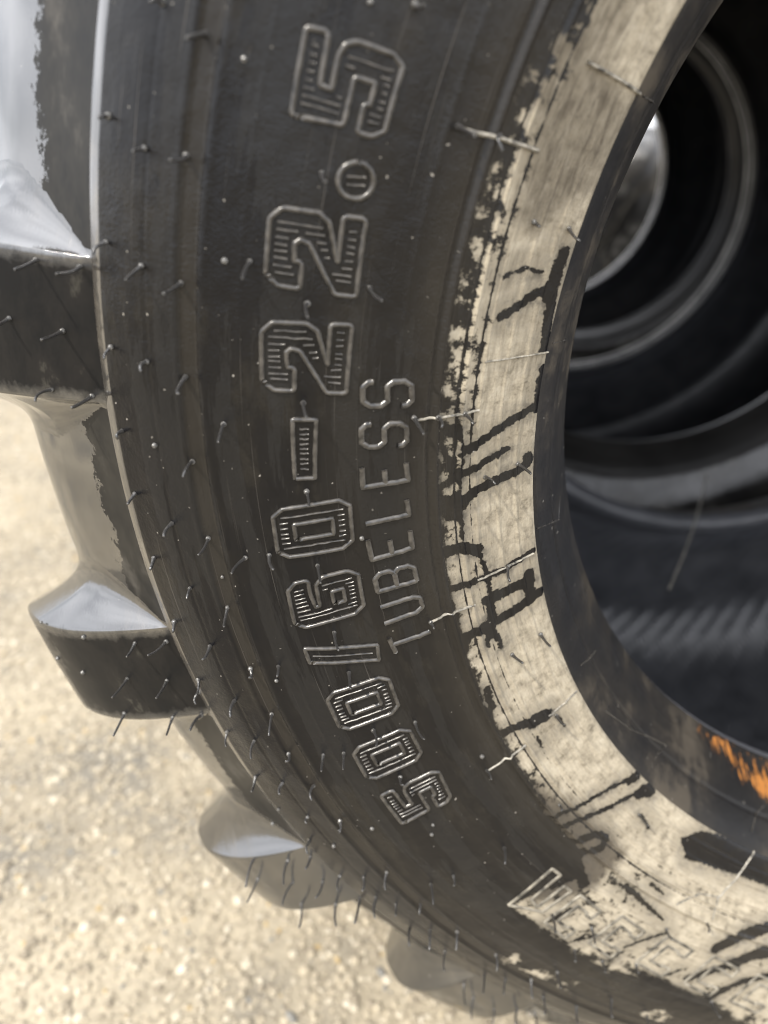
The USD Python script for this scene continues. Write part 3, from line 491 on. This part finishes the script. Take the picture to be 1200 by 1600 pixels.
ribs = [([(714, 199), (740, 207), (775, 214), (838, 235)], .0024, .0014), ([(916, 97), (955, 118), (980, 133), (998, 146)], .0022, .0012), ([(645, 656), (682, 652), (722, 646), (746, 640)], .0018, .001), ([(670, 972), (702, 958), (740, 944), (790, 885), (790, 885), (832, 862)][:3], .0018, .001), ([(745, 906), (788, 886), (832, 864)], .0014, .0008),
        ([(762, 1203), (795, 1182), (820, 1163), (868, 1112), (900, 1080)][:3], .0018, .0008), ([(856, 1118), (880, 1098), (900, 1079)], .0012, .0006), ([(1112, 1435), (1120, 1402), (1150, 1370), (1178, 1330)], .0016, .0008), ([(1055, 1412), (1090, 1395), (1122, 1400)], .0014, .0007),
        ([(755, 565), (810, 557), (856, 550)], .0012, .0007)]
for px, w, h in ribs: px_ridge('vent_rib', px, w*.62, h*.8, M_vent)
for px in ([(862, 536), (880, 532), (896, 529)], [(838, 826), (858, 818), (874, 811)], [(1003, 150), (1018, 158), (1027, 166)], [(906, 1040), (920, 1030), (930, 1017)], [(1018, 1200), (1025, 1180), (1041, 1165)], [(1174, 1300), (1182, 1270), (1192, 1260)], [(945, 1110), (985, 1140), (1012, 1150), (1040, 1164)], [(872, 812), (874, 780), (877, 740)]):
    px_ridge('mould_line', px, .0010, .0005, M_bead_line if False else M_letter)

# --- moulding hairs: root and tip as seen in the photograph
HAIRS = [(320,52,292,60),(382,93,376,97),(172,182,155,186),(228,232,208,236),(290,243,266,250),(168,378,146,398),(56,406,23,421),(125,417,88,428),(223,415,197,437),(282,443,256,459),(352,407,350,411),(391,408,379,435),(503,271,509,284),(578,4,577,12),(648,8,662,8),(255,6,235,3),
 (480,474,481,496),(577,449,597,470),(15,497,-6,509),(98,517,65,531),(176,542,163,560),(231,565,220,580),(289,589,279,615),(81,609,55,627),(144,619,112,637),(192,673,184,686),(243,695,240,700),(350,662,341,691),(300,722,286,745),(212,770,200,787),(270,817,256,838),(325,842,310,867),(242,870,234,890),(384,870,362,896),(421,866,427,890),(347,902,346,906),(298,918,292,935),(355,950,350,979),(274,970,270,988),(329,1008,316,1031),(260,1002,231,1024),(211,1004,198,1026),(391,1046,389,1058),(435,1040,433,1057),(65,972,64,976),(131,995,130,999),(130,1050,128,1056),(91,1028,89,1031),
 (199,1060,175,1090),(261,1063,244,1091),(311,1060,307,1086),(195,1114,177,1150),(270,1120,260,1149),(315,1117,297,1141),(367,1094,360,1120),(356,1142,353,1166),(398,1156,392,1185),(312,1080,306,1100),(424,1117,420,1149),(432,1062,432,1070),(451,1177,446,1190),(505,1178,502,1205),(537,1175,536,1202),(490,1229,487,1250),(400,1212,393,1237),(442,1222,437,1241),(426,1286,425,1290),(481,1275,479,1286),(436,1263,432,1271),(484,1314,481,1334),(530,1285,530,1301),(582,1292,582,1298),(522,1320,521,1325),(485,1339,477,1358),
 (396,1343,384,1386),(403,1373,386,1410),(450,1344,443,1382),(458,1378,441,1414),(504,1377,493,1403),(471,1412,467,1450),(532,1367,528,1391),(525,1412,525,1447),(568,1369,566,1392),(562,1405,554,1443),(604,1364,602,1390),(585,1411,586,1435),(619,1411,618,1431),(588,1400,586,1434),(673,1380,677,1413),(708,1367,709,1384),(672,1453,671,1484),(657,1415,655,1429),(696,1485,694,1517),(714,1457,713,1484),(757,1523,755,1552),(775,1493,776,1517),(790,1528,787,1554),(725,1537,727,1571),(740,1558,737,1592),(772,1577,769,1600),(808,1577,809,1606),(830,1532,832,1560),(849,1557,851,1585),(835,1580,838,1604),(870,1517,876,1544),(900,1570,903,1598),(897,1483,899,1503),(923,1447,930,1474),(862,1428,868,1458),
 (474,629,479,652),(479,767,482,791),(496,882,501,911),(522,987,529,1016),(565,840,565,844),(545,1050,548,1076),(583,1140,588,1166),(648,1127,663,1155),(625,1212,630,1226),(581,1292,581,1300),(676,1287,676,1291),(674,1302,674,1306),(531,1283,529,1298),(646,652,662,678),(887,356,906,376),(832,346,843,354),(779,211,785,235),(715,198,742,213),(681,650,690,668),(723,645,739,662),(807,724,829,740),(757,745,774,756),(792,884,798,908),(843,990,860,1010),(799,1022,817,1036),(672,971,678,982),(868,1117,882,1132),(760,1203,768,1218),(752,1180,753,1187),(997,1272,1012,1290),(873,1257,877,1267),(787,1323,789,1350),(1102,1440,1107,1457),(993,1505,998,1520),(1111,1564,1126,1590),(1040,1450,1050,1468),(640,1452,640,1478),(955,1560,957,1590),(1010,1585,1014,1606),(940,1500,946,1520)]
for hx, hy, tx, ty in HAIRS:
    r, th = hit([(hx, hy)]); b = lift_pt(r, th)[0]; n = face_n(r, th)[0]
    p1 = project(b+n*.001)-project(b); dd = np.array([tx-hx, ty-hy], float)
    stub = np.hypot(*dd) < 9
    Ln = float(np.clip(dd@p1/(p1@p1), 2.5, 15))*.001
    dr = rays([(tx, ty)])[0]; tt = ((b+n*Ln-CAM)@n)/(dr@n); tip = CAM+tt*dr
    parts = []
    bump = trimesh.creation.icosphere(2, 1.0); bv = bump.vertices*np.array([.00068, .00068, .00075])*rng.uniform(.7, 1.3); bv += .0005*meshkit.fbm(bump.vertices*2+hx)[:, None]*bump.vertices
    ax = np.cross([0, 0, 1.0], n); A = trimesh.geometry.align_vectors([0, 0, 1], n)[:3, :3]
    parts.append((bv@A.T+b+n*.0003, bump.faces))
    if not stub:
        mid = b*.5+tip*.5+n*.0012+rng.normal(0, .0011, 3); s = np.linspace(0, 1, 7)[:, None]
        C = b*(1-s)**2+2*mid*s*(1-s)+tip*s**2; t = np.gradient(C, axis=0); t /= np.linalg.norm(t, axis=1, keepdims=True)
        a = np.cross(t, [.3, .2, .93]); a /= np.linalg.norm(a, axis=1, keepdims=True); c2 = np.cross(t, a); ang = np.arange(6)*math.pi/3
        rad = np.array([.00095, .00072, .00062, .0006, .00058, .00058, .0005])*rng.uniform(.85, 1.15)
        V = (C[:, None]+rad[:, None, None]*(np.cos(ang)[None, :, None]*a[:, None]+np.sin(ang)[None, :, None]*c2[:, None])).reshape(-1, 3)
        q = grid_faces(7, 6, False, True); tri = np.vstack([q[:, [0, 1, 2]], q[:, [0, 2, 3]]])
        V = np.vstack([V, tip+t[-1]*.0003]); k = 6*6; cap = np.array([(k+i, k+(i+1) % 6, len(V)-1) for i in range(6)])
        parts.append((V, np.vstack([tri, cap])))
    v, f = merge(parts); root = np.r_[np.ones(len(bv)), np.zeros(len(v)-len(bv))]; root = np.maximum(root, np.exp(-np.linalg.norm(v-b, axis=1)/.0008)); root[-1] = .8
    put('vent_hair', v, f, M_hair, tyre, OR, attrs={'root': root})

# a long thin straw fibre inside the tyre, given the vent rib look
a = CAM + rays([(1104, 742)])[0]*.93; b2 = CAM + rays([(1045, 921)])[0]*.62
s_ = np.linspace(0, 1, 9)[:, None]; C = a+(b2-a)*s_+np.array([.004, 0, -.006])*np.sin(s_*math.pi); t = np.gradient(C, axis=0); t /= np.linalg.norm(t, axis=1, keepdims=True)
c1 = np.cross(t, [0, 0, 1.0]); c1 /= np.linalg.norm(c1, axis=1, keepdims=True); c2 = np.cross(t, c1); an6 = np.arange(6)*math.pi/3
V = (C[:, None]+.0011*(np.cos(an6)[None, :, None]*c1[:, None]+np.sin(an6)[None, :, None]*c2[:, None])).reshape(-1, 3)
put('straw_fibre', V, grid_faces(9, 6, False, True), M_vent, tyre, OR)
# ---- the tyres behind, coarser but whole
far0 = thing('farm_tyre', (-.01, .608+.2, 0), 'second black farm tyre in the row, its bead ring seen through the front tyre', 'tyre', 'farm tyres in a row'); far0.AddScaleOp().Set(Gf.Vec3f(1, 1.035, 1))
FO = OR
thc = np.arange(0, 360, 1.5)*RAD
rr = np.linspace(.307, .4735, 60); v, f, R, T = revolve(rr, Yr(rr), thc, True); put('sidewall', v, f, M_plain, far0, FO)
rr = np.linspace(.2832, .307, 18); v, f, R, T = revolve(rr, Yr(rr), thc, True); put('bead', v, f, M_dusty, far0, FO)
rr = np.linspace(.280, .2832, 4); v, f, R, T = revolve(rr, Yr(rr), thc, True); put('bead_edge', v, f, M_dusty, far0, FO)
v, f, R, T = revolve(np.array([.2798, .2800, .2818, .2842]), 2*YM-np.array([-.003, .0, .0065, .012]), thc, False); put('bead_edge', v, f, M_toe_lit, far0, FO)
rr = np.linspace(.307, .4735, 30); v, f, R, T = revolve(rr, 2*YM-Yr(rr), thc, False); put('sidewall', v, f, M_plain, far0, FO)
rr = np.linspace(.280, .307, 18); v, f, R, T = revolve(rr, 2*YM-Yr(rr), thc, False); put('bead', v, f, M_dusty, far0, FO)
v, f, R, T = revolve(IR[::2], IY[::2], thc, True); put('inner_liner', v, f, M_liner, far0, FO)
v, f, R, T, t = floor_mesh(thc, 26); put('tread_base', v, f, M_plain, far0, FO)
for k in range(19):
    v, f, *_ = lug_mesh(5+k*360/19, False, False); put('tread_lug', v, f, M_plain, far0, FO)
    v, f, *_ = lug_mesh(14.5+k*360/19, True, False); put('tread_lug', v, f, M_plain, far0, FO)
def copy_tyre(loc, label, rot=None, sc=None):
    x = thing('farm_tyre', loc, label, 'tyre', 'farm tyres in a row', rot=rot); x.AddScaleOp().Set(Gf.Vec3f(1, sc or 1.0, 1)); x.GetPrim().GetReferences().AddInternalReference(far0.GetPath()); x.GetPrim().SetInstanceable(True); return x
copy_tyre((.08, 1.275+YM, 0), 'third black farm tyre in the row, seen as the smaller inner ring through two tyres')
copy_tyre((.62, 2.5+H, (.288*1.26)), 'farthest farm tyre, lying flat on its side, glimpsed through the row', rot=(90, 0, 0), sc=1.26)
